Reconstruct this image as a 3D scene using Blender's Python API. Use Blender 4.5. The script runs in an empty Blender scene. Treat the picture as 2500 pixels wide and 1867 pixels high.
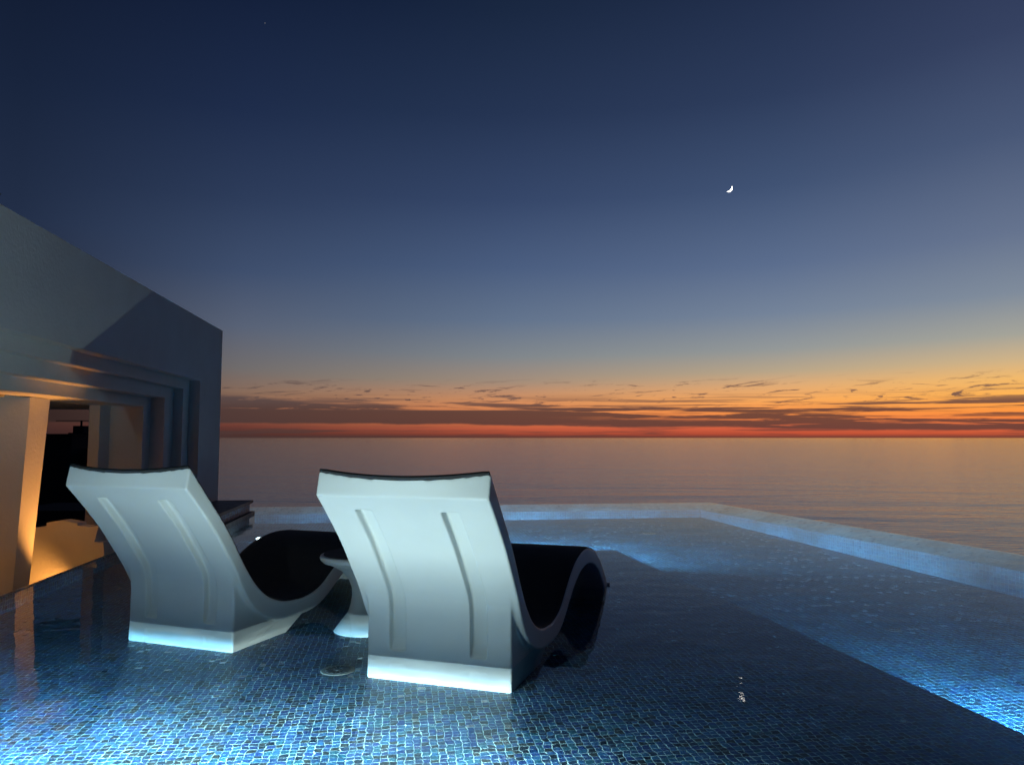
import bpy, bmesh, math, random
from mathutils import Vector, Matrix
random.seed(4)
scene = bpy.context.scene
COL = scene.collection
R = math.radians

# ------------------------------------------------------------------ helpers
def tag(o, label=None, cat=None, group=None, kind=None):
    if label: o['label'] = label
    if cat: o['category'] = cat
    if group: o['group'] = group
    if kind: o['kind'] = kind
    return o

def empty(name, loc=(0, 0, 0), rz=0.0):
    o = bpy.data.objects.new(name, None)
    o.empty_display_size = .1
    COL.objects.link(o); o.location = loc; o.rotation_euler = (0, 0, rz)
    return o

class MB:
    """collects faces (with metre UVs) and links them as one mesh object"""
    def __init__(s): s.bm = bmesh.new(); s.uv = s.bm.loops.layers.uv.new('UVMap')
    def poly(s, pts, uvs=None):
        vs = [s.bm.verts.new(p) for p in pts]
        f = s.bm.faces.new(vs)
        if uvs is None:
            n = f.normal if f.normal.length else Vector((0, 0, 1))
            f.normal_update(); n = f.normal
            if abs(n.z) > .7:
                uvs = [(p[0]*CG - p[1]*SG, p[0]*SG + p[1]*CG) for p in pts]
            else:
                t = Vector((-n.y, n.x, 0)).normalized()
                uvs = [(Vector(p).dot(t), p[2]) for p in pts]
        for l, u in zip(f.loops, uvs): l[s.uv].uv = u
        return f
    def prism(s, base, z0, z1):
        """base = list of (x,y) counter-clockwise"""
        s.poly([(x, y, z1) for x, y in base])
        s.poly([(x, y, z0) for x, y in reversed(base)])
        n = len(base)
        for i in range(n):
            a, b = base[i], base[(i+1) % n]
            s.poly([(a[0], a[1], z0), (b[0], b[1], z0), (b[0], b[1], z1), (a[0], a[1], z1)])
    def extrude(s, outline, off):
        """outline of 3-D points, extruded by vector off"""
        off = Vector(off); P = [Vector(p) for p in outline]; Q = [p + off for p in P]
        s.poly([tuple(p) for p in P]); s.poly([tuple(p) for p in reversed(Q)])
        n = len(P)
        for i in range(n):
            j = (i+1) % n
            s.poly([tuple(P[j]), tuple(P[i]), tuple(Q[i]), tuple(Q[j])])
    def disc(s, c, r0, r1, z, n=40):
        for i in range(n):
            a, b = 2*math.pi*i/n, 2*math.pi*(i+1)/n
            p = lambda r, t: (c[0]+r*math.cos(t), c[1]+r*math.sin(t), z)
            if r0 <= 0: s.poly([(c[0], c[1], z), p(r1, a), p(r1, b)])
            else: s.poly([p(r0, a), p(r1, a), p(r1, b), p(r0, b)])
    def lathe(s, prof, c=(0, 0, 0), n=64):
        rings = []
        for r, z in prof:
            rings.append([s.bm.verts.new((c[0]+r*math.cos(2*math.pi*i/n), c[1]+r*math.sin(2*math.pi*i/n), c[2]+z)) for i in range(n)])
        for a, b in zip(rings, rings[1:]):
            for i in range(n):
                j = (i+1) % n
                s.bm.faces.new((a[i], a[j], b[j], b[i]))
        s.bm.faces.new(list(reversed(rings[0]))); s.bm.faces.new(rings[-1])
    def build(s, name, mat, parent=None, smooth=False, bevel=0, loc=None):
        if smooth: bmesh.ops.remove_doubles(s.bm, verts=s.bm.verts, dist=1e-5)
        bmesh.ops.recalc_face_normals(s.bm, faces=s.bm.faces)
        me = bpy.data.meshes.new(name); s.bm.to_mesh(me); s.bm.free()
        for p in me.polygons: p.use_smooth = smooth
        me.materials.append(mat)
        o = bpy.data.objects.new(name, me); COL.objects.link(o)
        if parent: o.parent = parent
        if loc: o.location = loc
        if bevel:
            bmesh_w = o.modifiers.new('bevel', 'BEVEL'); bmesh_w.width = bevel; bmesh_w.segments = 2
            bmesh_w.limit_method = 'ANGLE'; bmesh_w.angle_limit = R(40)
        return o

# ------------------------------------------------------------------ frames measured from the place
# water surface is z = 0; the eye is 0.95 m above it
H = .95
PITCH = math.atan((1068-933.5)/1818)
AW = R(-7.8)                                    # direction of the villa wall / pool side
D = Vector((math.sin(AW), math.cos(AW), 0)); NI = Vector((-D.y, D.x, 0))   # along the wall / into the villa
W0 = Vector((-3.033, 4.494, 0))
AG = R(8.5); CG, SG = math.cos(AG), math.sin(AG)  # tile grid
CG, SG = math.cos(-AG), math.sin(-AG)
def V(s, n, z): 
    p = W0 + D*s + NI*n
    return (p.x, p.y, z)

# ------------------------------------------------------------------ materials
def newmat(name):
    m = bpy.data.materials.new(name); m.use_nodes = True
    nt = m.node_tree; nt.nodes.clear()
    out = nt.nodes.new('ShaderNodeOutputMaterial')
    return m, nt, out
def N(nt, t, **kw):
    n = nt.nodes.new(t)
    for k, v in kw.items(): setattr(n, k, v)
    return n
def math_(nt, op, a, b=None, c=None, clamp=False):
    n = nt.nodes.new('ShaderNodeMath'); n.operation = op; n.use_clamp = clamp
    for i, x in enumerate((a, b, c)):
        if x is None: continue
        if isinstance(x, (int, float)): n.inputs[i].default_value = x
        else: nt.links.new(x, n.inputs[i])
    return n.outputs[0]
def maprange(nt, v, a, b, c=0., d=1., smooth=True):
    n = nt.nodes.new('ShaderNodeMapRange')
    n.interpolation_type = 'SMOOTHSTEP' if smooth else 'LINEAR'
    n.clamp = True
    nt.links.new(v, n.inputs[0])
    for i, x in enumerate((a, b, c, d)):
        if isinstance(x, (int, float)): n.inputs[1+i].default_value = x
        else: nt.links.new(x, n.inputs[1+i])
    return n.outputs[0]
def mix(nt, fac, a, b, blend='MIX'):
    n = nt.nodes.new('ShaderNodeMix'); n.data_type = 'RGBA'; n.blend_type = blend
    for s, x in ((n.inputs[0], fac), (n.inputs[6], a), (n.inputs[7], b)):
        if isinstance(x, (int, float)): s.default_value = x
        elif isinstance(x, tuple): s.default_value = (*x[:3], 1)
        else: nt.links.new(x, s)
    return n.outputs[2]
def noise(nt, vec, scale, detail=3, rough=.5, dist=0.):
    n = nt.nodes.new('ShaderNodeTexNoise')
    n.inputs['Scale'].default_value = scale; n.inputs['Detail'].default_value = detail
    n.inputs['Roughness'].default_value = rough; n.inputs['Distortion'].default_value = dist
    if vec is not None: nt.links.new(vec, n.inputs['Vector'])
    return n.outputs['Fac']
def bump(nt, h, strength, dist, normal=None):
    b = nt.nodes.new('ShaderNodeBump'); b.inputs['Strength'].default_value = strength; b.inputs['Distance'].default_value = dist
    nt.links.new(h, b.inputs['Height'])
    if normal is not None: nt.links.new(normal, b.inputs['Normal'])
    return b.outputs[0]
def mapping(nt, vec, scale=(1, 1, 1), loc=(0, 0, 0), rot=(0, 0, 0)):
    m = nt.nodes.new('ShaderNodeMapping')
    m.inputs['Scale'].default_value = scale; m.inputs['Location'].default_value = loc; m.inputs['Rotation'].default_value = rot
    nt.links.new(vec, m.inputs['Vector']); return m.outputs[0]
def principled(nt, out, base, rough=.5, normal=None, spec=.5, metal=0.):
    p = nt.nodes.new('ShaderNodeBsdfPrincipled')
    if isinstance(base, tuple): p.inputs['Base Color'].default_value = (*base, 1)
    else: nt.links.new(base, p.inputs['Base Color'])
    if isinstance(rough, (int, float)): p.inputs['Roughness'].default_value = rough
    else: nt.links.new(rough, p.inputs['Roughness'])
    p.inputs['Specular IOR Level'].default_value = spec; p.inputs['Metallic'].default_value = metal
    if normal is not None: nt.links.new(normal, p.inputs['Normal'])
    nt.links.new(p.outputs[0], out.inputs[0]); return p

def simple(name, col, rough=.6, nscale=8, namp=.12, bstr=.15, bscale=60, bdist=.002, spec=.4):
    m, nt, out = newmat(name)
    tc = N(nt, 'ShaderNodeTexCoord').outputs['Object']
    f = noise(nt, tc, nscale, 5, .6)
    c = mix(nt, f, tuple(x*(1-namp) for x in col), tuple(min(1, x*(1+namp)) for x in col))
    b = bump(nt, noise(nt, tc, bscale, 4, .6), bstr, bdist)
    r = maprange(nt, f, .3, .7, rough-.08, rough+.08)
    principled(nt, out, c, r, b, spec)
    return m

M_STUCCO = simple('stucco', (.64, .64, .62), .85, 1.9, .15, .7, 36, .005, .2)
M_STONE = simple('dark_stone', (.035, .035, .04), .55, 9, .25, .3, 80, .002)
M_DECK = simple('deck_stone', (.30, .28, .25), .75, 3, .15, .3, 60, .003)
M_SHELL = simple('moulded_resin', (.70, .72, .70), .46, 3.5, .08, .35, 260, .0010, .35)
M_PAD = simple('seat_fabric', (.038, .038, .040), .8, 20, .2, .25, 500, .0006, .25)
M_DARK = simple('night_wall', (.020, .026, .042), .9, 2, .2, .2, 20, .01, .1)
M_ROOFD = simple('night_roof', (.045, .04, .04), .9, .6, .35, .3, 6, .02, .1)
M_HILL = simple('hill_scrub', (.03, .03, .024), .95, .15, .4, .8, .8, .5, .05)
M_STEEL = simple('brushed_steel', (.45, .45, .44), .35, 30, .1, .1, 300, .0005)
M_FIT = simple('drain_plastic', (.38, .40, .36), .6, 60, .18, .2, 200, .001)
M_GRILLE = simple('drain_slot', (.05, .06, .07), .7, 60, .18, .2, 200, .001)

def tile_material(name, size, tiles, grout, grout_w=.085, wob=.16):
    m, nt, out = newmat(name)
    uv = N(nt, 'ShaderNodeUVMap').outputs[0]
    # the water's refraction is drawn into the pattern: the joints waver a little
    n1 = N(nt, 'ShaderNodeTexNoise'); n1.inputs['Scale'].default_value = 21; n1.inputs['Detail'].default_value = 2.5
    nt.links.new(uv, n1.inputs['Vector'])
    sub = N(nt, 'ShaderNodeVectorMath', operation='SUBTRACT'); nt.links.new(n1.outputs['Color'], sub.inputs[0]); sub.inputs[1].default_value = (.5, .5, .5)
    sc = N(nt, 'ShaderNodeVectorMath', operation='SCALE'); nt.links.new(sub.outputs[0], sc.inputs[0]); sc.inputs[3].default_value = size*wob*4
    add = N(nt, 'ShaderNodeVectorMath', operation='ADD'); nt.links.new(uv, add.inputs[0]); nt.links.new(sc.outputs[0], add.inputs[1])
    s = N(nt, 'ShaderNodeVectorMath', operation='SCALE'); nt.links.new(add.outputs[0], s.inputs[0]); s.inputs[3].default_value = 1/size
    sx = N(nt, 'ShaderNodeSeparateXYZ'); nt.links.new(s.outputs[0], sx.inputs[0])
    fl = N(nt, 'ShaderNodeVectorMath', operation='FLOOR'); nt.links.new(s.outputs[0], fl.inputs[0])
    wn = N(nt, 'ShaderNodeTexWhiteNoise', noise_dimensions='2D'); nt.links.new(fl.outputs[0], wn.inputs['Vector'])
    ramp = N(nt, 'ShaderNodeValToRGB'); e = ramp.color_ramp
    e.interpolation = 'CONSTANT'
    while len(e.elements) < len(tiles): e.elements.new(.5)
    for i, c in enumerate(tiles):
        e.elements[i].position = i/len(tiles); e.elements[i].color = (*c, 1)
    nt.links.new(wn.outputs['Value'], ramp.inputs[0])
    # joints
    def joint(c, w):
        f = math_(nt, 'FRACT', c)
        d = math_(nt, 'ABSOLUTE', math_(nt, 'SUBTRACT', f, .5))
        return maprange(nt, d, .5-w*1.1, .5-w*.45)
    seam = noise(nt, uv, 38, 3, .6)
    g = math_(nt, 'MAXIMUM', joint(sx.outputs[0], grout_w), joint(sx.outputs[1], grout_w))
    g = math_(nt, 'MULTIPLY', g, maprange(nt, seam, .34, .62, .16, 1.))
    streak = noise(nt, mapping(nt, uv, (60, 260, 1)), 1, 3, .6)
    tcol = mix(nt, maprange(nt, streak, .35, .75), ramp.outputs[0], mix(nt, .10, ramp.outputs[0], tuple(grout)))
    base = mix(nt, g, tcol, tuple(grout))
    film = maprange(nt, noise(nt, uv, 2.3, 5, .65), .3, .7, .62, 1.15)
    sv = N(nt, 'ShaderNodeVectorMath', operation='SCALE'); nt.links.new(base, sv.inputs[0]); nt.links.new(film, sv.inputs[3]); base = sv.outputs[0]
    rnd = N(nt, 'ShaderNodeSeparateColor'); nt.links.new(wn.outputs['Color'], rnd.inputs[0])
    # each glass tile sits at its own tilt
    h = math_(nt, 'ADD', math_(nt, 'MULTIPLY', math_(nt, 'FRACT', sx.outputs[0]), math_(nt, 'SUBTRACT', rnd.outputs[0], .5)),
              math_(nt, 'MULTIPLY', math_(nt, 'FRACT', sx.outputs[1]), math_(nt, 'SUBTRACT', rnd.outputs[1], .5)))
    h = math_(nt, 'ADD', math_(nt, 'ADD', math_(nt, 'MULTIPLY', h, .5), math_(nt, 'MULTIPLY', streak, .35)), math_(nt, 'MULTIPLY', g, .35))
    b = bump(nt, h, .9, .006)
    gl_ = maprange(nt, rnd.outputs[2], .04, .06, .07, .42)
    rr = mix(nt, g, gl_, (.85, .85, .85))
    principled(nt, out, base, rr, b, .3)
    return m
TILES = [(.003, .054, .18), (.002, .025, .08), (.006, .092, .27), (.006, .105, .19), (.002, .040, .21), (.014, .13, .31), (.018, .030, .04), (.004, .066, .26), (.002, .016, .045)]
M_TILE = tile_material('ledge_mosaic', .0275, TILES, (.50, .78, .82), .075, .26)
M_TILED = tile_material('deep_mosaic', .040, [(c[0]*.6+.003, c[1]*.8+.018, c[2]*.7+.05) for c in TILES], (.24, .54, .68), .10, .10)
M_WALL = tile_material('pool_wall_mosaic', .034, [(.03, .13, .26), (.025, .11, .22), (.04, .16, .29), (.03, .14, .24)], (.13, .33, .48), .09, .1)
M_RIMLIT = tile_material('lit_rim_mosaic', .036, [(.22, .44, .62), (.20, .42, .60), (.26, .48, .64), (.22, .42, .58)], (.36, .58, .72), .06, .1)  # pale tile colours carry the lamp light that falls on the rim

def water_material():
    m, nt, out = newmat('pool_water')
    tc = N(nt, 'ShaderNodeTexCoord').outputs['Object']
    a = noise(nt, mapping(nt, tc, (1, 1.25, 1)), 3.2, 2, .5, .4)
    b = noise(nt, mapping(nt, tc, (1, 1.5, 1), (5, 3, 0)), 13, 2, .5, .3)
    c = noise(nt, mapping(nt, tc, (1, 2.2, 1), (1, 9, 0)), 42, 2, .6)
    big = noise(nt, tc, .9, 1, .5)
    h = math_(nt, 'ADD', math_(nt, 'MULTIPLY', a, .006), math_(nt, 'ADD', math_(nt, 'MULTIPLY', b, .0003),
        math_(nt, 'MULTIPLY', c, .00005)))
    nb = bump(nt, h, .42, 1.0)
    fr = N(nt, 'ShaderNodeFresnel'); fr.inputs[0].default_value = 1.27; nt.links.new(nb, fr.inputs['Normal'])
    gl = N(nt, 'ShaderNodeBsdfGlossy'); gl.inputs['Roughness'].default_value = .008; nt.links.new(nb, gl.inputs['Normal'])
    tr = N(nt, 'ShaderNodeBsdfTransparent'); tr.inputs[0].default_value = (.86, .95, .99, 1)
    ms = N(nt, 'ShaderNodeMixShader'); nt.links.new(fr.outputs[0], ms.inputs[0]); nt.links.new(tr.outputs[0], ms.inputs[1]); nt.links.new(gl.outputs[0], ms.inputs[2])
    nt.links.new(ms.outputs[0], out.inputs[0])
    return m
M_WATER = water_material()

def sea_material():
    m, nt, out = newmat('sea_water')
    tc = N(nt, 'ShaderNodeTexCoord').outputs['Object']
    a = noise(nt, mapping(nt, tc, (.045, .10, 1), rot=(0, 0, R(6))), 1, 4, .62, .5)
    b = noise(nt, mapping(nt, tc, (.14, .50, 1), rot=(0, 0, R(-4))), 1, 4, .6, .3)
    sw = noise(nt, mapping(nt, tc, (.006, .022, 1), rot=(0, 0, R(10))), 1, 2, .5, .6)
    h = math_(nt, 'ADD', math_(nt, 'MULTIPLY', a, 1.2), math_(nt, 'ADD', math_(nt, 'MULTIPLY', b, .75), math_(nt, 'MULTIPLY', sw, 4.)))
    nb = bump(nt, h, .19, 1.0)
    # reflection is shaped here: whole sea normal tilted landward to mirror higher sky
    av = N(nt, 'ShaderNodeVectorMath', operation='ADD'); nt.links.new(nb, av.inputs[0]); av.inputs[1].default_value = (-.004, -.021, 0)
    nv = N(nt, 'ShaderNodeVectorMath', operation='NORMALIZE'); nt.links.new(av.outputs[0], nv.inputs[0])
    sp_ = principled(nt, out, (.022, .017, .013), .085, nv.outputs[0], 1.0)
    sp_.inputs['IOR'].default_value = 2.1
    return m
M_SEA = sea_material()

def emit(name, col, s):
    m, nt, out = newmat(name)
    e = N(nt, 'ShaderNodeEmission'); e.inputs[0].default_value = (*col, 1); e.inputs[1].default_value = s
    nt.links.new(e.outputs[0], out.inputs[0]); return m
M_LENS = emit('lamp_lens', (.75, .95, 1), 14)
M_LENSW = emit('warm_lens', (1, .55, .18), 6)
M_MOON = emit('moonlit_rock', (1, .97, .90), 7)
M_STAR = emit('star_light', (.8, .85, 1), .12)

# ------------------------------------------------------------------ sky
world = bpy.data.worlds.new("World"); scene.world = world; world.use_nodes = True
nt = world.node_tree; nt.nodes.clear()
wout = N(nt, 'ShaderNodeOutputWorld'); bg = N(nt, 'ShaderNodeBackground'); nt.links.new(bg.outputs[0], wout.inputs[0])
g = N(nt, 'ShaderNodeTexCoord').outputs['Generated']
sp = N(nt, 'ShaderNodeSeparateXYZ'); nt.links.new(g, sp.inputs[0])
el = math_(nt, 'MULTIPLY', math_(nt, 'ARCSINE', sp.outputs[2]), 180/math.pi)
az = math_(nt, 'MULTIPLY', math_(nt, 'ARCTAN2', sp.outputs[0], sp.outputs[1]), 180/math.pi)
def srgb(c): 
    return tuple(((x/255)/12.92 if x/255 <= .04045 else ((x/255+.055)/1.055)**2.4) for x in c)
EMAX = 36.
elf = maprange(nt, el, 0, EMAX, 0, 1, False)
def ramp(stops):
    r = N(nt, 'ShaderNodeValToRGB'); e = r.color_ramp; e.interpolation = 'EASE' if False else 'LINEAR'
    while len(e.elements) < len(stops): e.elements.new(.5)
    for i, (d, c) in enumerate(stops):
        e.elements[i].position = d/EMAX; e.elements[i].color = (*srgb(c), 1)
    nt.links.new(elf, r.inputs[0]); return r.outputs[0]
# colour against elevation (degrees) at azimuths -34, -20, 0, +20, +34
SKY = {
 -34: [(0, (52, 34, 34)), (1.5, (66, 46, 42)), (4, (48, 42, 46)), (8, (42, 46, 60)), (14, (34, 46, 70)), (22, (24, 36, 60)), (31, (14, 24, 46)), (36, (12, 20, 40))],
 -20: [(0, (64, 38, 36)), (.8, (108, 58, 50)), (1.8, (144, 90, 68)), (3.2, (136, 106, 88)), (5, (112, 108, 108)), (8, (88, 98, 118)), (12, (62, 78, 108)), (17, (45, 60, 90)), (23, (30, 44, 74)), (31, (18, 30, 56)), (36, (15, 26, 50))],
 -10: [(0, (84, 46, 42)), (.7, (150, 76, 58)), (1.7, (196, 116, 72)), (3, (176, 126, 93)), (4.5, (138, 126, 115)), (6.5, (112, 118, 127)), (9, (88, 103, 127)), (13, (66, 84, 116)), (18, (48, 64, 96)), (24, (33, 48, 77)), (31, (21, 34, 60)), (36, (17, 29, 52))],
   0: [(0, (120, 52, 44)), (.7, (194, 92, 64)), (1.7, (228, 132, 76)), (3, (206, 142, 98)), (4.3, (162, 140, 122)), (6.2, (128, 134, 139)), (9, (98, 115, 140)), (13, (74, 93, 127)), (18, (53, 70, 104)), (24, (37, 52, 82)), (31, (25, 39, 64)), (36, (20, 32, 55))],
  20: [(0, (168, 66, 46)), (.7, (218, 97, 65)), (1.7, (250, 146, 72)), (2.7, (250, 170, 92)), (3.7, (226, 171, 116)), (4.8, (184, 165, 137)), (6.4, (148, 152, 152)), (9, (116, 131, 153)), (12.5, (91, 109, 141)), (18, (64, 82, 115)), (24, (45, 60, 91)), (31, (32, 45, 73)), (36, (28, 40, 65))],
  34: [(0, (170, 72, 48)), (.7, (236, 108, 66)), (1.7, (254, 150, 66)), (2.8, (255, 180, 85)), (3.8, (241, 185, 108)), (5.0, (206, 178, 136)), (6.6, (164, 163, 153)), (9.2, (127, 139, 155)), (13, (101, 115, 142)), (19, (72, 87, 118)), (25, (53, 65, 96)), (31, (41, 52, 81)), (36, (35, 45, 72))],
}
ks = sorted(SKY); sky = ramp(SKY[ks[0]])
for k0, k1 in zip(ks, ks[1:]):
    sky = mix(nt, maprange(nt, az, k0, k1, 0, 1, False), sky, ramp(SKY[k1]))
# away from the afterglow the dome goes dark
away = math_(nt, 'MAXIMUM', maprange(nt, az, 38, 66), maprange(nt, az, -36, -60))
sky = mix(nt, away, sky, mix(nt, maprange(nt, elf, 0, .6), srgb((34, 34, 46)), srgb((16, 24, 42))))
# keep the forward part exact: blend only outside the measured arc
sky_f = sky
# clouds
def cvec(kx, ky, ox=0., oy=0., shear=0.):
    c = N(nt, 'ShaderNodeCombineXYZ')
    nt.links.new(math_(nt, 'MULTIPLY_ADD', az, kx, ox), c.inputs[0])
    nt.links.new(math_(nt, 'ADD', math_(nt, 'MULTIPLY_ADD', el, ky, oy), math_(nt, 'MULTIPLY', az, shear)), c.inputs[1])
    return c.outputs[0]
# long bank: tall on the left, breaking into bars that sink to the right
edge = noise(nt, cvec(.10, .9), 1, 5, .6)
top = math_(nt, 'ADD', maprange(nt, az, 2, 34, 2.12, 1.15, False), math_(nt, 'MULTIPLY', math_(nt, 'SUBTRACT', edge, .5), maprange(nt, az, -6, 20, .10, 1.5)))
edge2 = noise(nt, cvec(.16, .5, 9, 4), 1, 4, .6)
bot = math_(nt, 'ADD', maprange(nt, az, -4, 34, 1.02, .42, False), math_(nt, 'MULTIPLY', math_(nt, 'SUBTRACT', edge2, .5), .45))
bank = math_(nt, 'MULTIPLY', maprange(nt, math_(nt, 'SUBTRACT', top, el), -.03, .07), maprange(nt, math_(nt, 'SUBTRACT', el, bot), -.08, .10))
bars = noise(nt, cvec(.13, 3.1, 3, 7, .02), 1, 6, .62, .35)
bank = math_(nt, 'MULTIPLY', bank, math_(nt, 'MAXIMUM', maprange(nt, az, 20, 2, 0, 1), maprange(nt, bars, .34, .48)))
# bars and streaks above the bank
st = noise(nt, cvec(.10, 4.2, 11, 1, .05), 1, 6, .60, .45)
env = math_(nt, 'MULTIPLY', maprange(nt, el, .9, 1.7), maprange(nt, el, 3.5, 2.3))
stm = math_(nt, 'MULTIPLY', maprange(nt, st, .47, .56), env)
# left wedge of cloud resting on the bank
wl = noise(nt, cvec(.22, 2.6, 2, 8, -.06), 1, 6, .66, .6)
wt = maprange(nt, az, -20, -7, 3.15, 2.2, False)
wedge = math_(nt, 'MULTIPLY', maprange(nt, wl, .34, .46), math_(nt, 'MULTIPLY', maprange(nt, math_(nt, 'SUBTRACT', wt, el), -.05, .3), math_(nt, 'MULTIPLY', maprange(nt, el, 1.9, 2.1), maprange(nt, az, -3, -9))))
# thin wisps higher up
w1 = noise(nt, cvec(.24, 2.3, 30, 5, -.10), 1, 7, .68, 1.1)
wenv = math_(nt, 'MULTIPLY', maprange(nt, el, 2.0, 2.7), maprange(nt, el, 4.6, 3.7))
wisp = math_(nt, 'MULTIPLY', math_(nt, 'MULTIPLY', maprange(nt, w1, .55, .65), wenv), .9)
# low smoke on the horizon
pf = noise(nt, cvec(.30, 1.9, 70, 2, -.12), 1, 6, .62, .8)
puff = math_(nt, 'MULTIPLY', maprange(nt, pf, .59, .66), math_(nt, 'MULTIPLY', maprange(nt, el, 2.0, 2.5), maprange(nt, el, 4.2, 3.4)))
lo = noise(nt, cvec(.08, 2.2, 50, 3), 1, 5, .6)
lowm = math_(nt, 'MULTIPLY', math_(nt, 'MAXIMUM', math_(nt, 'MULTIPLY', maprange(nt, lo, .47, .6), maprange(nt, el, 1.0, .55)), maprange(nt, el, .30, .02)), .8)
ccol = mix(nt, maprange(nt, az, -22, 26, 0, 1, False), srgb((74, 56, 54)), srgb((100, 64, 57)))
chi = mix(nt, maprange(nt, az, -22, 26, 0, 1, False), srgb((86, 72, 72)), srgb((116, 86, 78)))
cloudc = mix(nt, maprange(nt, el, 1.8, 3.2), ccol, chi)
mask = bank
for k in (stm, wedge, wisp, lowm, puff): mask = math_(nt, 'MAXIMUM', mask, k)
mask = math_(nt, 'MULTIPLY', mask, .93)
dk = maprange(nt, math_(nt, 'ABSOLUTE', math_(nt, 'SUBTRACT', az, 6)), 26, 42, 1, .35)
cdim = N(nt, 'ShaderNodeVectorMath', operation='SCALE'); nt.links.new(cloudc, cdim.inputs[0]); nt.links.new(dk, cdim.inputs[3])
sky = mix(nt, mask, sky_f, cdim.outputs[0])
# below the horizon
sky = mix(nt, maprange(nt, el, -.02, -.6), sky, srgb((30, 26, 26)))
# the physical twilight sky adds its faint blue
ns = N(nt, 'ShaderNodeTexSky', sky_type='NISHITA'); ns.sun_disc = False
ns.sun_elevation = R(-3.5); ns.sun_rotation = R(34); ns.air_density = 1.2; ns.ozone_density = 2.0
nsc = N(nt, 'ShaderNodeVectorMath', operation='SCALE'); nt.links.new(ns.outputs[0], nsc.inputs[0]); nsc.inputs[3].default_value = .02
tot = N(nt, 'ShaderNodeVectorMath', operation='ADD'); nt.links.new(sky, tot.inputs[0]); nt.links.new(nsc.outputs[0], tot.inputs[1])
nt.links.new(tot.outputs[0], bg.inputs[0]); bg.inputs[1].default_value = 1.0

# ------------------------------------------------------------------ camera
cam = bpy.data.cameras.new('camera'); co = bpy.data.objects.new('camera', cam); COL.objects.link(co)
co.location = (0, 0, H); co.rotation_euler = (math.pi/2 + PITCH, 0, 0)
cam.sensor_width = 36; cam.lens = 36*1818/2500; cam.clip_start = .05; cam.clip_end = 120000
scene.camera = co
def ray(u, v):
    x = (u-1250)/1818; z = -(v-933.5)/1818; c, s = math.cos(PITCH), math.sin(PITCH)
    return Vector((x, c-z*s, s+z*c)).normalized()

# ------------------------------------------------------------------ sea, hill, moon, star
b = MB(); b.poly([(-60000, -400, -26), (60000, -400, -26), (60000, 70000, -26), (-60000, 70000, -26)])
tag(b.build('sea', M_SEA), 'calm brown and peach sea reflecting the afterglow out to the horizon', kind='structure')

b = MB()                                                         # the dark hillside the villas stand on
prof = [(-60, -3.5), (-8, -2.2), (-3.9, -1.4), (3.5, -3.0), (9, -7), (22, -27.5)]
rows = [-30, -10, 0, 6, 12, 18, 26, 34, 44]
drop = {-30: 0, -10: 0, 0: 0, 6: 0, 12: -1.0, 18: -3.2, 26: -5.5, 34: -12, 44: -30}
random.seed(2)
grid = [[(x, y, z + drop[y] + random.uniform(-.15, .15)) for x, z in prof] for y in rows]
for r0, r1 in zip(grid, grid[1:]):
    for i in range(len(prof)-1): b.poly([r0[i], r0[i+1], r1[i+1], r1[i]])
tag(b.build('hillside', M_HILL), 'dark hillside below the villas', kind='structure')

b = MB()                                                         # lit limb of the moon
dirm = ray(1779.5, 460.3); dist = 20000.; rad = dist*7.8/1818
X = Vector((1, 0, 0)); X = (X - dirm*X.dot(dirm)).normalized(); Yv = X.cross(-dirm).normalized()
if Yv.z < 0: Yv = -Yv
cm = dirm*dist; k = R(-41)
nseg = 24; front = []; back = []
for i in range(nseg+1):
    t = math.pi*(i/nseg) - math.pi/2
    y = math.sin(t); xo = math.cos(t); xi = .58*math.cos(t)
    row = []
    for j in range(5):
        x = xi + (xo-xi)*j/4; z = math.sqrt(max(0, 1-x*x-y*y))
        p = cm + (X*(x*math.cos(k)-y*math.sin(k)) + Yv*(x*math.sin(k)+y*math.cos(k)))*rad - dirm*z*rad*.6
        row.append(p)
    front.append(row)
for r0, r1 in zip(front, front[1:]):
    for j in range(4):
        try: b.poly([tuple(r0[j]), tuple(r0[j+1]), tuple(r1[j+1]), tuple(r1[j])])
        except ValueError: pass
mo = b.build('moon', M_MOON, smooth=True)
tag(mo, 'thin bright crescent moon hanging over the sea', 'moon')
b = MB(); ds = ray(647, 57)*20000
b.lathe([(1, -14), (10, -10), (14, 0), (10, 10), (1, 14)], tuple(ds), 12)
tag(b.build('star', M_STAR, smooth=True), 'tiny faint star high in the upper left sky', 'star')

# ------------------------------------------------------------------ the pool
ZL = -.097                                                        # shallow ledge
zd = lambda y: -.19 - max(0, 11-y)*.020                          # deep floor falls towards the near end
FE0, FE1 = Vector((-3.92, 10.30)), Vector((2.92, 11.06))
RE0 = Vector((2.92, 11.06)); rd = Vector((1.239, -4.919)).normalized()
def re(y): return RE0 + rd*((y-RE0.y)/rd.y)
LE0 = Vector((.959, 7.073)); ld = Vector((.829, -4.219)).normalized()
def le(y): return LE0 + ld*((y-LE0.y)/ld.y)
YB = 1.50                                                        # back wall of the ledge under the eye
def lw(y, n=0): 
    s = (y - W0.y - NI.y*n)/D.y
    return Vector(V(s, n, 0)).xy
back_y = lambda x: YB + (x+.92)*.137
def cross_back(fn):                                              # where a side line meets the back wall
    y = YB
    for _ in range(20): y = back_y(fn(y).x)
    return fn(y)
BL, BR_ledge, BR = cross_back(lw), cross_back(le), cross_back(re)
LF = lw(6.36)                                                    # far end of the ledge at the villa side
pool = empty('swimming_pool', (0, 6, -1))
tag(pool, 'infinity pool lined with blue mosaic, shallow ledge in front and deep part beyond', 'swimming pool')
def P(mb_, name, mat, **k):
    o = mb_.build(name, mat, **k); o.parent = pool; o.matrix_parent_inverse = Matrix.Translation((0, -6, 1)); return o
q3 = lambda p, z: (p.x, p.y, z)
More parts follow.
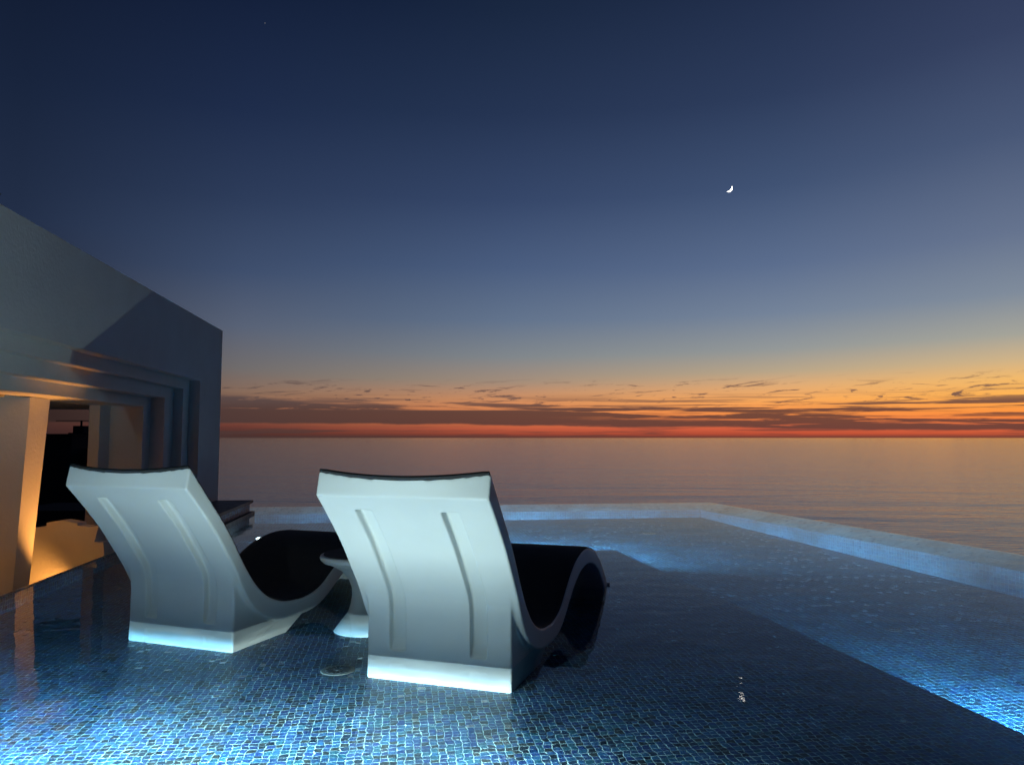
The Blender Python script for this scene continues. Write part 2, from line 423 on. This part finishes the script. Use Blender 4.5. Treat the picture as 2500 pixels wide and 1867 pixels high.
b = MB(); b.poly([q3(BL, ZL), q3(BR_ledge, ZL), q3(LE0, ZL), q3(LF, ZL)])
P(b, 'shallow_ledge', M_TILE)
b = MB()                                                         # riser of the ledge down to the deep floor
for a, c in ((BR_ledge, LE0), (LE0, LF)):
    b.poly([q3(a, ZL), q3(c, ZL), (c.x, c.y, -.75), (a.x, a.y, -.75)])
P(b, 'ledge_riser', M_TILED)
# weir walls: outer crest line, inner line
def off(line_p, line_d, dist): 
    nrm = Vector((line_d.y, -line_d.x)); return line_p + nrm*dist
fd = (FE1-FE0).normalized()
wr, wf = -.25, .20
def inner_r(y): 
    nrm = Vector((rd.y, -rd.x)).normalized()                     # points to -x
    p0 = RE0 + nrm*abs(wr); return p0 + rd*((y-p0.y)/rd.y)
nf = Vector((fd.y, -fd.x)); F0 = FE0 + nf*wf; F1 = FE1 + nf*wf
def isect(p, d, q, e):
    t = ((q.x-p.x)*e.y - (q.y-p.y)*e.x)/(d.x*e.y - d.y*e.x); return p + d*t
IC = isect(F0, fd, inner_r(8), rd)                               # inner corner
IL = isect(F0, fd, lw(9), Vector((D.x, D.y)))
IR = cross_back(inner_r)
OL = isect(FE0, fd, lw(9), Vector((D.x, D.y)))
b = MB()
ysr = [IR.y, 4, 5.5, 7, 8.5, IC.y]
# deep floor in strips so that it can slope
def le_or_lf(y): 
    return le(y) if y <= LE0.y else None
ys = sorted([BR_ledge.y+.001, 2.6, 4, 5.5, LE0.y])
for y0, y1 in zip(ys, ys[1:]):
    b.poly([(le(y0).x-.001, y0, zd(y0)), (inner_r(y0).x, y0, zd(y0)), (inner_r(y1).x, y1, zd(y1)), (le(y1).x-.001, y1, zd(y1))])
yT = LE0.y
b.poly([(LE0.x, yT, zd(yT)), (inner_r(yT).x, yT, zd(yT)), (IC.x, IC.y, zd(IC.y)), (IL.x, IL.y, zd(IL.y)), (lw(yT).x, yT, zd(yT))])
b.poly([(LF.x, LF.y, zd(yT)-.002), (LE0.x, LE0.y, zd(yT)-.002), (lw(yT).x, yT, zd(yT)-.002)])
P(b, 'deep_floor', M_TILED)
b = MB()
b.poly([(IR.x, IR.y, -.75), (IC.x, IC.y, -.75), (IC.x, IC.y, -.085), (IR.x, IR.y, -.085)])
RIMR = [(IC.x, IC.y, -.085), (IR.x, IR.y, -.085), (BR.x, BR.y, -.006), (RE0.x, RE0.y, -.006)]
b.poly([(BR.x, BR.y, -.006), (BR.x, BR.y, -2.6), (RE0.x, RE0.y, -2.6), (RE0.x, RE0.y, -.006)])
P(b, 'infinity_edge', M_WALL)
b = MB()
b.poly([(IL.x, IL.y, -.75), (IC.x, IC.y, -.75), (IC.x, IC.y, -.085), (IL.x, IL.y, -.085)])
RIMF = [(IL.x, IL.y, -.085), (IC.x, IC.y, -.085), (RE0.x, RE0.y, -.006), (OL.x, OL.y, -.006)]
b.poly([(OL.x, OL.y, -.006), (RE0.x, RE0.y, -.006), (RE0.x, RE0.y, -2.6), (OL.x, OL.y, -2.6)])
P(b, 'infinity_edge', M_WALL)
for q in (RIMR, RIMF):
    b = MB(); b.poly(q); P(b, 'overflow_rim', M_RIMLIT)
b = MB()                                                         # villa side and back side of the basin
b.poly([q3(BL, -.5), q3(BL, .004), (OL.x, OL.y, .004), (OL.x, OL.y, -.5)])
b.poly([q3(BL, .004), q3(lw(BL.y, .03), .004), q3(lw(OL.y, .03), .004), (OL.x, OL.y, .004)])
b.poly([q3(lw(BL.y, .03), .004), q3(lw(BL.y, .03), -.9), q3(lw(OL.y, .03), -.9), q3(lw(OL.y, .03), .004)])
P(b, 'side_wall', M_TILE)
b = MB()
b.poly([q3(BL, -.75), q3(BR, -.75), q3(BR, .06), q3(BL, .06)])
P(b, 'back_wall', M_TILE)
b = MB()
bb = Vector((-.137, .99))
b.prism([(BL.x-.4, BL.y-6), (BR.x+.3, BR.y-6), (BR.x+.3, BR.y+.045), (BR.x, BR.y+.03), (BL.x, BL.y+.03), (BL.x-.4, BL.y)], .06, .10)
tag(b.build('deck', M_DECK, bevel=.008), 'pale stone deck behind the pool', kind='structure')
b = MB()
b.poly([q3(BL, 0), q3(BR, 0), (RE0.x, RE0.y, 0), (OL.x, OL.y, 0)])
tag(b.build('pool_water', M_WATER), 'clear still pool water with small ripples', kind='structure')

# drains
def drain(name, u, v, z, label, r=.078):
    d = ray(u, v); t = (z-H)/d.z; c = (d.x*t, d.y*t)
    e = empty(name, (c[0], c[1], z))
    b = MB()
    b.lathe([(r, 0), (r*.94, .0014), (r*.80, .0016), (r*.79, .001), (.001, .001)], (0, 0, 0), 40)
    b.build('rim', M_FIT, e, smooth=False)
    b = MB()
    for k in range(14):                                          # slots of the grating
        a = 2*math.pi*k/14
        c0, s0 = math.cos(a), math.sin(a)
        pts = [(r*.30, -.004), (r*.70, -.008), (r*.70, .008), (r*.30, .004)]
        b.prism([(x*c0-y*s0, x*s0+y*c0) for x, y in pts], .0015, .003)
    b.lathe([(r*.2, .0035), (r*.2, .005), (.001, .0055)], (0, 0, 0), 20)
    b.build('grating', M_GRILLE, e)
    tag(e, label, 'pool drain', 'round drains in the pool floor')
    return e
drain('pool_drain', 825, 1635, ZL+.003, 'round drain on the shallow ledge between the two loungers')
drain('pool_drain', 2177, 1535, -.315+.003, 'round drain in the deep floor near the right edge', .080)
drain('pool_drain', 1585, 1302, -.222+.003, 'faint round drain in the deep floor near the far edge', .085)

# raised tiled wall at the far left corner of the pool
rw = empty('raised_wall', V(4.4, -.23, 0))
tag(rw, 'low dark tiled wall with stone slab, rising from the pool beside the villa', 'pool wall')
inv = Matrix.Translation(-Vector(V(4.4, -.23, 0)))
def rwp(b_, name, mat, bevel=0):
    o = b_.build(name, mat, rw, bevel=bevel); o.matrix_parent_inverse = inv; return o
def box_sn(b_, s0, s1, n0, n1, z0, z1):
    b_.prism([V(s0, n0, 0)[:2], V(s0, n1, 0)[:2], V(s1, n1, 0)[:2], V(s1, n0, 0)[:2]][::-1], z0, z1)
b = MB(); box_sn(b, 3.25, 4.90, -.42, -.002, .03, .136); rwp(b, 'tiled_wall', M_TILE)
b = MB(); box_sn(b, 3.21, 4.94, -.455, -.002, .136, .168); rwp(b, 'slab', M_STONE, .004)
b = MB(); box_sn(b, 3.19, 4.96, -.47, -.002, -.30, .03); rwp(b, 'lower_lip', M_STONE, .004)

# ------------------------------------------------------------------ villa
villa = empty('villa', V(2, .5, -.9))
tag(villa, 'white stucco villa wing with stepped portal opening beside the pool', 'villa')
vinv = Matrix.Translation(-Vector(V(2, .5, -.9)))
def vp(b_, name, mat, label=None, bevel=0):
    o = b_.build(name, mat, villa, bevel=bevel); o.matrix_parent_inverse = vinv
    if label: o['label'] = label
    return o
ROOF = 2.317; SE = 5.045; SL = -5.5
LAY = [(0, .116, 4.091, 1.601, 0), (.116, .219, 3.860, 1.498, 1), (.219, .359, 3.569, 1.377, 2), (.359, .68, 3.347, 1.277, 3)]
def layer(n0, n1, sj, zt, sl, zb=-.9, ztop=ROOF, se=SE, s0=SL):
    """portal layer: lintel over an opening from sl to sj, extruded from n0 to n1"""
    o = [(s0, zb), (s0, ztop), (se, ztop), (se, zb), (sj, zb), (sj, zt), (sl, zt), (sl, zb)]
    b_ = MB(); pts = [V(s, n0, z) for s, z in o]
    off_ = NI*(n1-n0)
    b_.extrude(pts, off_); return b_
for i, (n0, n1, sj, zt, k) in enumerate(LAY):
    b = layer(n0, n1, sj, zt, -2.6 + .24*k)
    vp(b, 'wall' if i == 0 else 'portal_step', M_STUCCO, bevel=.004)
# back wall of the passage with a tall opening between a leaning pier and the right jamb
b = MB()
o = [(1.50, ROOF), (SE, ROOF), (SE, -.9), (3.084, -.9), (3.084, 1.272), (1.50, 1.272)]
b.extrude([V(s, .68, z) for s, z in o], NI*.10)
box_sn(b, SL, 1.60, 1.10, 1.25, -.9, 1.299)
vp(b, 'rear_wall', M_STUCCO)
b = MB()
o = [(1.335, -.9), (1.523, 1.272), (1.852, 1.272), (1.545, -.9)]
b.extrude([V(s, .60, z) for s, z in o], NI*.62)
vp(b, 'leaning_pier', M_STUCCO, bevel=.005)
b = MB(); box_sn(b, SL, SE-.002, .781, 3.2, 1.30, ROOF-.002); box_sn(b, SL, 1.498, .681, .780, 1.30, ROOF-.004); vp(b, 'roof', M_STUCCO)
b = MB()
b.extrude([V(-1.8, .04, ROOF+.001), V(-.215, .04, ROOF+.001), V(-.13, .04, ROOF+.085), V(-1.8, .04, ROOF+.085)], NI*.9)
vp(b, 'roof_hatch', M_STONE, 'dark hatch on the roof edge')
b = MB(); box_sn(b, SL, SE, .031, 3.2, -1.0, -.62); vp(b, 'passage_floor', M_DECK)

# garden wall with an arched stepped top, warm lit
def at(u, v, y):
    d = ray(u, v); t = y/d.y; return (d.x*t, y, H+d.z*t)
zz = lambda x, y: (x/4.13, 950+y/4.13)
pts = [at(*zz(150, 1555), 6.6), at(*zz(305, 1555), 6.6), at(*zz(315, 1400), 6.6), at(*zz(470, 1380), 6.6), at(*zz(470, 1345), 6.6), at(*zz(550, 1331), 6.6), at(*zz(620, 1325), 6.6), at(*zz(700, 1335), 6.6),
       at(*zz(780, 1350), 6.6), at(*zz(780, 1375), 6.6), at(*zz(905, 1390), 6.6), at(*zz(995, 1372), 6.6), at(*zz(950, 1540), 6.6), at(*zz(1040, 1540), 6.6), at(*zz(1056, 1700), 6.6)]
pts += [(pts[-1][0], 6.6, -.62), (pts[0][0], 6.6, -.62)]
b = MB(); b.extrude(pts, (0, .14, 0))
gw = b.build('garden_wall', M_STUCCO, bevel=.004); tag(gw, 'low garden wall with stepped arched top, lit amber inside the portal', 'garden wall')

# neighbour's house beyond the portal
nh = empty('neighbour_house', (-17, 27, -7))
tag(nh, 'dark neighbouring house with chimney seen through the portal', 'house')
ninv = Matrix.Translation((17, -27, 7))
def np_(b_, name, mat):
    o = b_.build(name, mat, nh); o.matrix_parent_inverse = ninv; return o
def bx(b_, x0, x1, y0, y1, z0, z1): b_.prism([(x0, y0), (x1, y0), (x1, y1), (x0, y1)], z0, z1)
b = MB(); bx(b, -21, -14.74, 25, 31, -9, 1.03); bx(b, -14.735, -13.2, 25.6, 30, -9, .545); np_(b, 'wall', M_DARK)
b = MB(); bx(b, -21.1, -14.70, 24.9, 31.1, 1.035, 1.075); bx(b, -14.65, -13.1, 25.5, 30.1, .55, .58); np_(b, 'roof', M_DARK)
b = MB(); bx(b, -15.46, -14.77, 26.0, 26.8, 1.08, 1.12); bx(b, -15.36, -14.98, 26.1, 26.6, 1.12, 1.36); ch = np_(b, 'chimney', M_DARK)
b = MB(); bx(b, -15.225, -15.175, 26.3, 26.35, 1.36, 1.55); bx(b, -16.1, -14.75, 26.3, 26.34, 1.53, 1.555); np_(b, 'antenna', M_DARK)
lr = empty('low_rooftop', (-11, 17, -4))
tag(lr, 'low dim flat rooftop with parapet below the neighbouring house', 'rooftop')
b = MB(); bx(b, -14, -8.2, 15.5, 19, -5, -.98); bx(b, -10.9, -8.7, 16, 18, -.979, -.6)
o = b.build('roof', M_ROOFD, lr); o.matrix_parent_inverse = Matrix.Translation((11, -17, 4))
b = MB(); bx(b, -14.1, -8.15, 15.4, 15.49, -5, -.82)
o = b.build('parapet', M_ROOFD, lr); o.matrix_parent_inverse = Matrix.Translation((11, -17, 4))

# ------------------------------------------------------------------ loungers
WS = .742                                                        # shell width
def spline(pts, n):
    """Catmull-Rom through pts, n points per span"""
    out = []
    P_ = [pts[0]] + list(pts) + [pts[-1]]
    for i in range(1, len(P_)-2):
        for k in range(n):
            t = k/n; a, b_, c, d = P_[i-1], P_[i], P_[i+1], P_[i+2]
            out.append(tuple(.5*((2*b_[j]) + (-a[j]+c[j])*t + (2*a[j]-5*b_[j]+4*c[j]-d[j])*t*t + (-a[j]+3*b_[j]-3*c[j]+d[j])*t**3) for j in (0, 1)))
    out.append(tuple(pts[-1])); return out
TOPC = [(-.352, .820), (-.235, .68), (-.128, .553), (-.055, .455), (.015, .347), (.10, .235), (.20, .145), (.32, .092), (.44, .074), (.56, .075), (.68, .105), (.79, .170), (.90, .234), (1.02, .282), (1.18, .312), (1.34, .308), (1.50, .266), (1.65, .188), (1.78, .09), (1.87, 0), (1.905, -.055), (1.91, -.100)]
BOTC = [(-.374, .720), (-.262, .60), (-.172, .495), (-.085, .375), (-.022, .285), (.05, .165), (.135, .078), (.24, .022), (.35, -.008), (.50, -.018), (.64, -.004), (.75, .040), (.86, .105), (.98, .167), (1.12, .212), (1.28, .224), (1.43, .203), (1.57, .150), (1.68, .075), (1.78, -.01), (1.825, -.06), (1.835, -.100)]
G1, G2, GW, GD = -.188, .188, .034, .034                         # the two channels on the back

def dish(s):                                                     # hollow of the seat across its width
    return .016*max(0, min(1, (1.0-s)/.9)) + .022*max(0, min(1, (-.14-s)/.18))
def make_shell_mesh():
    bm = bmesh.new()
    tc, bc = spline(TOPC, 4), spline(BOTC, 4)
    xs = [-.5*WS + WS*i/28 for i in range(29)]
    nt_ = len(tc)
    # ribbon: columns across, top row then bottom row
    top_v = [[None]*len(xs) for _ in tc]; bot_v = [[None]*len(xs) for _ in bc]
    for i, (s, z) in enumerate(tc):
        a = tc[max(i-1, 0)]; c = tc[min(i+1, nt_-1)]; t = Vector((c[0]-a[0], c[1]-a[1])).normalized(); nn = Vector((-t.y, t.x))
        for j, x in enumerate(xs):
            k = dish(s)*(1-(2*x/WS)**2); k = min(k, .05)
            top_v[i][j] = bm.verts.new((x, s-nn.x*k, z-nn.y*k))
    for i, (s, z) in enumerate(bc):
        for j, x in enumerate(xs): bot_v[i][j] = bm.verts.new((x, s, z))
    n = len(xs)
    for A, flip in ((top_v, False), (bot_v, True)):
        for i in range(nt_-1):
            for j in range(n-1):
                f = (A[i][j], A[i][j+1], A[i+1][j+1], A[i+1][j])
                bm.faces.new(f[::-1] if flip else f)
    for i in range(nt_-1):
        bm.faces.new((top_v[i][0], top_v[i+1][0], bot_v[i+1][0], bot_v[i][0]))
        bm.faces.new((top_v[i+1][-1], top_v[i][-1], bot_v[i][-1], bot_v[i+1][-1]))
    for j in range(n-1):
        bm.faces.new((top_v[0][j+1], top_v[0][j], bot_v[0][j], bot_v[0][j+1]))
        bm.faces.new((top_v[-1][j], top_v[-1][j+1], bot_v[-1][j+1], bot_v[-1][j]))
    # plinth under the seat, narrower than the shell
    wb = .335
    prof = [(-.062, .345), (-.024, .285), (-.012, .255), (-.004, .215), (0, .17), (0, .10), (0, 0), (-.004, -.100), (.42, -.100), (.62, .002), (.60, .04), (.45, .05), (.28, .06), (.18, .12), (.12, .20), (.05, .30), (0., .37)]
    L_ = [bm.verts.new((-wb, s, z)) for s, z in prof]; R_ = [bm.verts.new((wb, s, z)) for s, z in prof]
    bm.faces.new(L_); bm.faces.new(R_[::-1])
    m = len(prof)
    for i in range(m):
        k = (i+1) % m; bm.faces.new((L_[k], L_[i], R_[i], R_[k]))
    bmesh.ops.recalc_face_normals(bm, faces=bm.faces)
    me = bpy.data.meshes.new('shell'); bm.to_mesh(me); bm.free()
    # cutters for the two channels
    rear = [(-.318, .660), (-.262, .600), (-.172, .495), (-.085, .375), (-.034, .30), (-.012, .255), (-.003, .20), (0, .10), (0, .03)]
    rs = spline(rear, 3)
    cut = bmesh.new()
    for g0 in (G1, G2):
        rows_ = []
        for i, (s, z) in enumerate(rs):
            a = rs[max(i-1, 0)]; c = rs[min(i+1, len(rs)-1)]; t = Vector((c[0]-a[0], c[1]-a[1])).normalized()
            nn = Vector((-t.y, t.x))                             # into the body
            if nn.x < 0: nn = -nn
            dpt = GD
            if i > len(rs)-3: dpt = GD*(1 - (i-(len(rs)-3))/3.0)
            wx = GW*(1 if i else .95)
            rows_.append([cut.verts.new((g0-wx-.006, s-nn.x*.05, z-nn.y*.05)), cut.verts.new((g0+wx+.006, s-nn.x*.05, z-nn.y*.05)),
                          cut.verts.new((g0+wx+.002, s+nn.x*dpt, z+nn.y*dpt)), cut.verts.new((g0-wx-.002, s+nn.x*dpt, z+nn.y*dpt))])
        for a, c in zip(rows_, rows_[1:]):
            for k in range(4):
                kk = (k+1) % 4; cut.faces.new((a[k], a[kk], c[kk], c[k]))
        cut.faces.new(rows_[0][::-1]); cut.faces.new(rows_[-1])
    bmesh.ops.recalc_face_normals(cut, faces=cut.faces)
    cm_ = bpy.data.meshes.new('channels'); cut.to_mesh(cm_); cut.free()
    o = bpy.data.objects.new('shell', me); c = bpy.data.objects.new('channels', cm_)
    COL.objects.link(o); COL.objects.link(c)
    r = o.modifiers.new('fuse', 'REMESH'); r.mode = 'VOXEL'; r.voxel_size = .006
    bo = o.modifiers.new('cut', 'BOOLEAN'); bo.operation = 'DIFFERENCE'; bo.object = c; bo.solver = 'EXACT'
    r = o.modifiers.new('fuse2', 'REMESH'); r.mode = 'VOXEL'; r.voxel_size = .0045
    sm = o.modifiers.new('soft', 'SMOOTH'); sm.factor = .5; sm.iterations = 4
    dg = bpy.context.evaluated_depsgraph_get(); dg.update()
    res = bpy.data.meshes.new_from_object(o.evaluated_get(dg), depsgraph=dg)
    bpy.data.objects.remove(o); bpy.data.objects.remove(c)
    for p in res.polygons: p.use_smooth = True
    res.materials.clear(); res.materials.append(M_SHELL); res.name = 'shell'
    return res

def make_pad_mesh():
    bm = bmesh.new(); tc = spline(TOPC, 4)
    w = WS-.014; xs = [-.5*w + w*i/24 for i in range(25)]
    lo, hi = [], []
    for i, (s, z) in enumerate(tc):
        if s > 1.80: break
        a = tc[max(i-1, 0)]; c = tc[min(i+1, len(tc)-1)]; t = Vector((c[0]-a[0], c[1]-a[1])).normalized(); nn = Vector((-t.y, t.x))
        if i == 0: s, z = s - t.x*.004, z - t.y*.004
        r0, r1 = [], []
        for x in xs:
            k = dish(s)*(1-(2*x/WS)**2); e = .004 + .004*min(1, (w/2-abs(x))/.02)
            r0.append(bm.verts.new((x, s-nn.x*(k+.006), z-nn.y*(k+.006)))); r1.append(bm.verts.new((x, s-nn.x*(k-e), z-nn.y*(k-e))))
        lo.append(r0); hi.append(r1)
    m, n = len(lo), len(xs)
    for i in range(m-1):
        for j in range(n-1):
            bm.faces.new((hi[i][j], hi[i][j+1], hi[i+1][j+1], hi[i+1][j])); bm.faces.new((lo[i][j+1], lo[i][j], lo[i+1][j], lo[i+1][j+1]))
        for j in (0, n-1): bm.faces.new((hi[i][j], hi[i+1][j], lo[i+1][j], lo[i][j]))
    for i in (0, m-1):
        for j in range(n-1): bm.faces.new((hi[i][j], hi[i][j+1], lo[i][j+1], lo[i][j]))
    bmesh.ops.recalc_face_normals(bm, faces=bm.faces)
    me = bpy.data.meshes.new('seat_pad'); bm.to_mesh(me); bm.free()
    for p in me.polygons: p.use_smooth = True
    me.materials.append(M_PAD); return me

SHELL, PAD = make_shell_mesh(), make_pad_mesh()
lounger = empty('pool_lounger')
o = bpy.data.objects.new('shell', SHELL); COL.objects.link(o); o.parent = lounger
o = bpy.data.objects.new('seat_pad', PAD); COL.objects.link(o); o.parent = lounger
b = MB(); b.prism([(-.008, -.010), (.008, -.010), (.008, .010), (-.008, .010)], -.008, .012)
b.build('foot_tab', M_SHELL, lounger, bevel=.004, loc=(WS/2+.004, 1.868, .002))
def place(o_, A, B, ang, label):
    c = (Vector(A)+Vector(B))/2
    o_.location = (c.x, c.y, 0); o_.rotation_euler = (0, 0, -R(ang))
    tag(o_, label, 'pool lounger', 'curved loungers standing in the shallow water')
place(lounger, (-.647, 3.355), (.009, 3.145), 18.3, 'right lounger, its back glowing pale green and its right side in dark shade')
second = lounger.copy(); COL.objects.link(second)
for ch_ in list(lounger.children):
    c = ch_.copy(); COL.objects.link(c); c.parent = second
place(second, (-1.978, 3.949), (-1.378, 3.725), 20.2, 'left lounger nearest the villa, its back and right side lit pale blue')

# ------------------------------------------------------------------ side table
t = empty('side_table', (-.80, 4.18, ZL))
tag(t, 'round pale pedestal table standing in the water between the loungers', 'side table')
b = MB(); z0 = -ZL
prof = [(.001, 0), (.175, 0), (.172, .004), (.13, .06), (.10, z0), (.088, z0+.04), (.080, z0+.09), (.082, z0+.13), (.10, z0+.18), (.14, z0+.225), (.19, z0+.255), (.235, z0+.275)]
b.lathe(prof, (0, 0, 0), 72); b.build('pedestal', M_SHELL, t, smooth=True)
b = MB(); b.lathe([(.20, z0+.262), (.238, z0+.274), (.252, z0+.288), (.256, z0+.300), (.252, z0+.310), (.24, z0+.314), (.001, z0+.314)], (0, 0, 0), 72)
b.build('table_top', M_SHELL, t, smooth=True)
b = MB(); b.lathe([(.236, z0+.3145), (.234, z0+.319), (.001, z0+.319)], (0, 0, 0), 72)
b.build('top_inlay', M_PAD, t, smooth=False)

# ------------------------------------------------------------------ lamps
def lamp_fixture(name, loc, facing, r, label, lens=M_LENS, group='underwater lamps of the pool', cat='pool lamp'):
    e = empty(name, loc); f = Vector(facing).normalized()
    e.rotation_euler = f.to_track_quat('Z', 'Y').to_euler()
    b = MB(); b.lathe([(r*1.25, -.01), (r*1.25, .004), (r*1.18, .008), (r, .008), (r, -.01)], (0, 0, 0), 28); b.build('rim', M_STEEL, e)
    b = MB(); b.lathe([(r, 0), (r*.7, .004), (.001, .005)], (0, 0, 0), 28); b.build('lens', lens, e, smooth=True)
    return tag(e, label, cat, group)
def point(name, loc, col, watts, size=.03, curve=None, face=None):
    l = bpy.data.lights.new(name, 'POINT'); l.color = col; l.energy = watts; l.shadow_soft_size = size
    l.use_nodes = True; n_ = l.node_tree; n_.nodes.clear()
    out_ = N(n_, 'ShaderNodeOutputLight'); em = N(n_, 'ShaderNodeEmission'); n_.links.new(em.outputs[0], out_.inputs[0])
    ge = N(n_, 'ShaderNodeNewGeometry'); sx_ = N(n_, 'ShaderNodeSeparateXYZ'); n_.links.new(ge.outputs['Incoming'], sx_.inputs[0])
    # photometric curve of the fixture: (vertical direction, strength) pairs
    if curve:
        rp = N(n_, 'ShaderNodeFloatCurve'); c_ = rp.mapping.curves[0]
        big = max(v for _, v in curve)
        rp.mapping.clip_min_y = -1; rp.mapping.clip_max_y = 2
        c_.points[0].location = ((curve[0][0]+1)/2, curve[0][1]/big); c_.points[1].location = ((curve[-1][0]+1)/2, curve[-1][1]/big)
        for x_, v_ in curve[1:-1]: c_.points.new((x_+1)/2, v_/big)
        for p_ in c_.points: p_.handle_type = 'VECTOR'
        rp.mapping.update()
        n_.links.new(math_(n_, 'MULTIPLY_ADD', sx_.outputs[2], .5, .5), rp.inputs['Value'])
        # ripples on the surface break the beam into streaks
        rip = noise(n_, mapping(n_, ge.outputs['Incoming'], (10, 10, 260)), 1, 3, .6, .4)
        amt = maprange(n_, sx_.outputs[2], -.01, .06, 1, .0)
        rip = math_(n_, 'MULTIPLY_ADD', math_(n_, 'SUBTRACT', maprange(n_, rip, .3, .7, .45, 1.55), 1.0), amt, 1.0)
        st_ = math_(n_, 'MULTIPLY', math_(n_, 'MULTIPLY', rp.outputs[0], big), rip)
        if face:                                                 # a wall fitting shines forward only
            dp = N(n_, 'ShaderNodeVectorMath', operation='DOT_PRODUCT'); n_.links.new(ge.outputs['Incoming'], dp.inputs[0])
            dp.inputs[1].default_value = Vector(face).normalized()
            st_ = math_(n_, 'MULTIPLY', st_, maprange(n_, dp.outputs['Value'], -.02, .45))
        n_.links.new(st_, em.inputs[1])
    o_ = bpy.data.objects.new(name, l); COL.objects.link(o_); o_.location = loc
    return o_
LP = Vector((-.92, 1.585, -.036))
lamp_fixture('pool_lamp', (LP.x, back_y(LP.x)+.012, -.045), (-.137, .99, 0), .035, 'underwater lamp in the back wall behind the loungers')
point('pool_lamp_light', LP, (.83, 1.0, .94), 80, .013, [(-1, 2.4), (-.13, 4.2), (-.075, 18), (-.048, 34), (-.036, 4.6), (-.01, 1.7), (.02, .55), (.12, .6), (.2, 1.2), (.3, 1.8), (.38, 1.6), (.46, 1.3), (.56, 1.3), (1, 1.4)], (-.137, .99, 0))
point('pool_lamp_light', (-2.3, 1.40, -.036), (.12, .60, 1.0), 16, .02, [(-1, 9), (-.16, 20), (-.08, 150), (-.05, 300), (-.03, 60), (0, 3), (.03, .16), (1, .16)])  # added blue lamp, out of view, tinting the left lounger and floor
lamp_fixture('pool_lamp', (-2.3, back_y(-2.3)+.012, -.045), (-.137, .99, 0), .035, 'added unseen blue underwater lamp in the back wall near the villa')
d_ = ray(636, 1317); t_ = (zd(8.4)+.02-H)/d_.z; pl = Vector((d_.x*t_, d_.y*t_, zd(8.4)+.02))
lamp_fixture('pool_lamp', pl, (.3, -.25, 1), .05, 'glaring underwater lamp beyond the left lounger')
point('pool_lamp_light', pl+Vector((.03, -.02, .07)), (.55, .85, 1), .8, .02)
p2 = Vector((.05, 7.33, -.093))
lamp_fixture('pool_lamp', (.05, 7.18, -.17), (.12, 1, 0), .045, 'underwater lamp hidden behind the right lounger in the ledge riser')
point('pool_lamp_light', p2, (.48, .80, 1), 82, .05, [(-1, 9), (-.06, 14), (-.02, 14), (.015, 10), (.035, 5), (.06, .12), (1, .1)], (.45, 1, 0))
p3 = le(2.35); p3 = Vector((p3.x+.28, 2.35, -.16))
lamp_fixture('pool_lamp', (le(2.35).x+.012, 2.35, -.22), (1, .15, 0), .045, 'underwater lamp on the riser at the near right corner')
point('pool_lamp_light', p3, (.36, .72, 1), 78, .04, [(-1, 22), (-.14, 28), (-.07, 12), (-.03, 8), (0, 8), (.04, 7), (.08, .4), (1, .1)], (1, .5, 0))
# warm uplight inside the portal
wp = V(2.0, .26, -.50)
lamp_fixture('floor_uplight', V(2.0, .26, -.61), (0, 0, 1), .05, 'amber uplight in the floor of the villa portal', M_LENSW, None, 'uplight')
def warm(p, aim, w, size, blend):
    l = bpy.data.lights.new('warm_light', 'SPOT'); l.color = (1, .38, .07); l.energy = w; l.spot_size = R(size); l.spot_blend = blend; l.shadow_soft_size = .04
    o = bpy.data.objects.new('warm_light', l); COL.objects.link(o); o.location = p
    o.rotation_euler = (Vector(aim)-Vector(p)).to_track_quat('-Z', 'Y').to_euler()
warm(wp, V(1.58, .68, .80), 165, 48, .9)
warm(wp, V(2.15, .74, -.52), 85, 104, .8)
warm(V(.45, .35, -.50), V(.9, 1.1, .2), 10, 100, .8)  # added fill spot without a fixture, out of view, warming the left wall

# ------------------------------------------------------------------ render settings
scene.render.engine = 'CYCLES'
scene.view_settings.view_transform = 'Standard'; scene.view_settings.look = 'None'
scene.view_settings.exposure = 0; scene.view_settings.gamma = 1
cy = scene.cycles
cy.use_denoising = True
try: cy.denoiser = 'OPENIMAGEDENOISE'
except Exception: pass
cy.max_bounces = 8; cy.transparent_max_bounces = 12; cy.sample_clamp_indirect = 4
cy.caustics_reflective = False; cy.caustics_refractive = False
scene.render.film_transparent = False
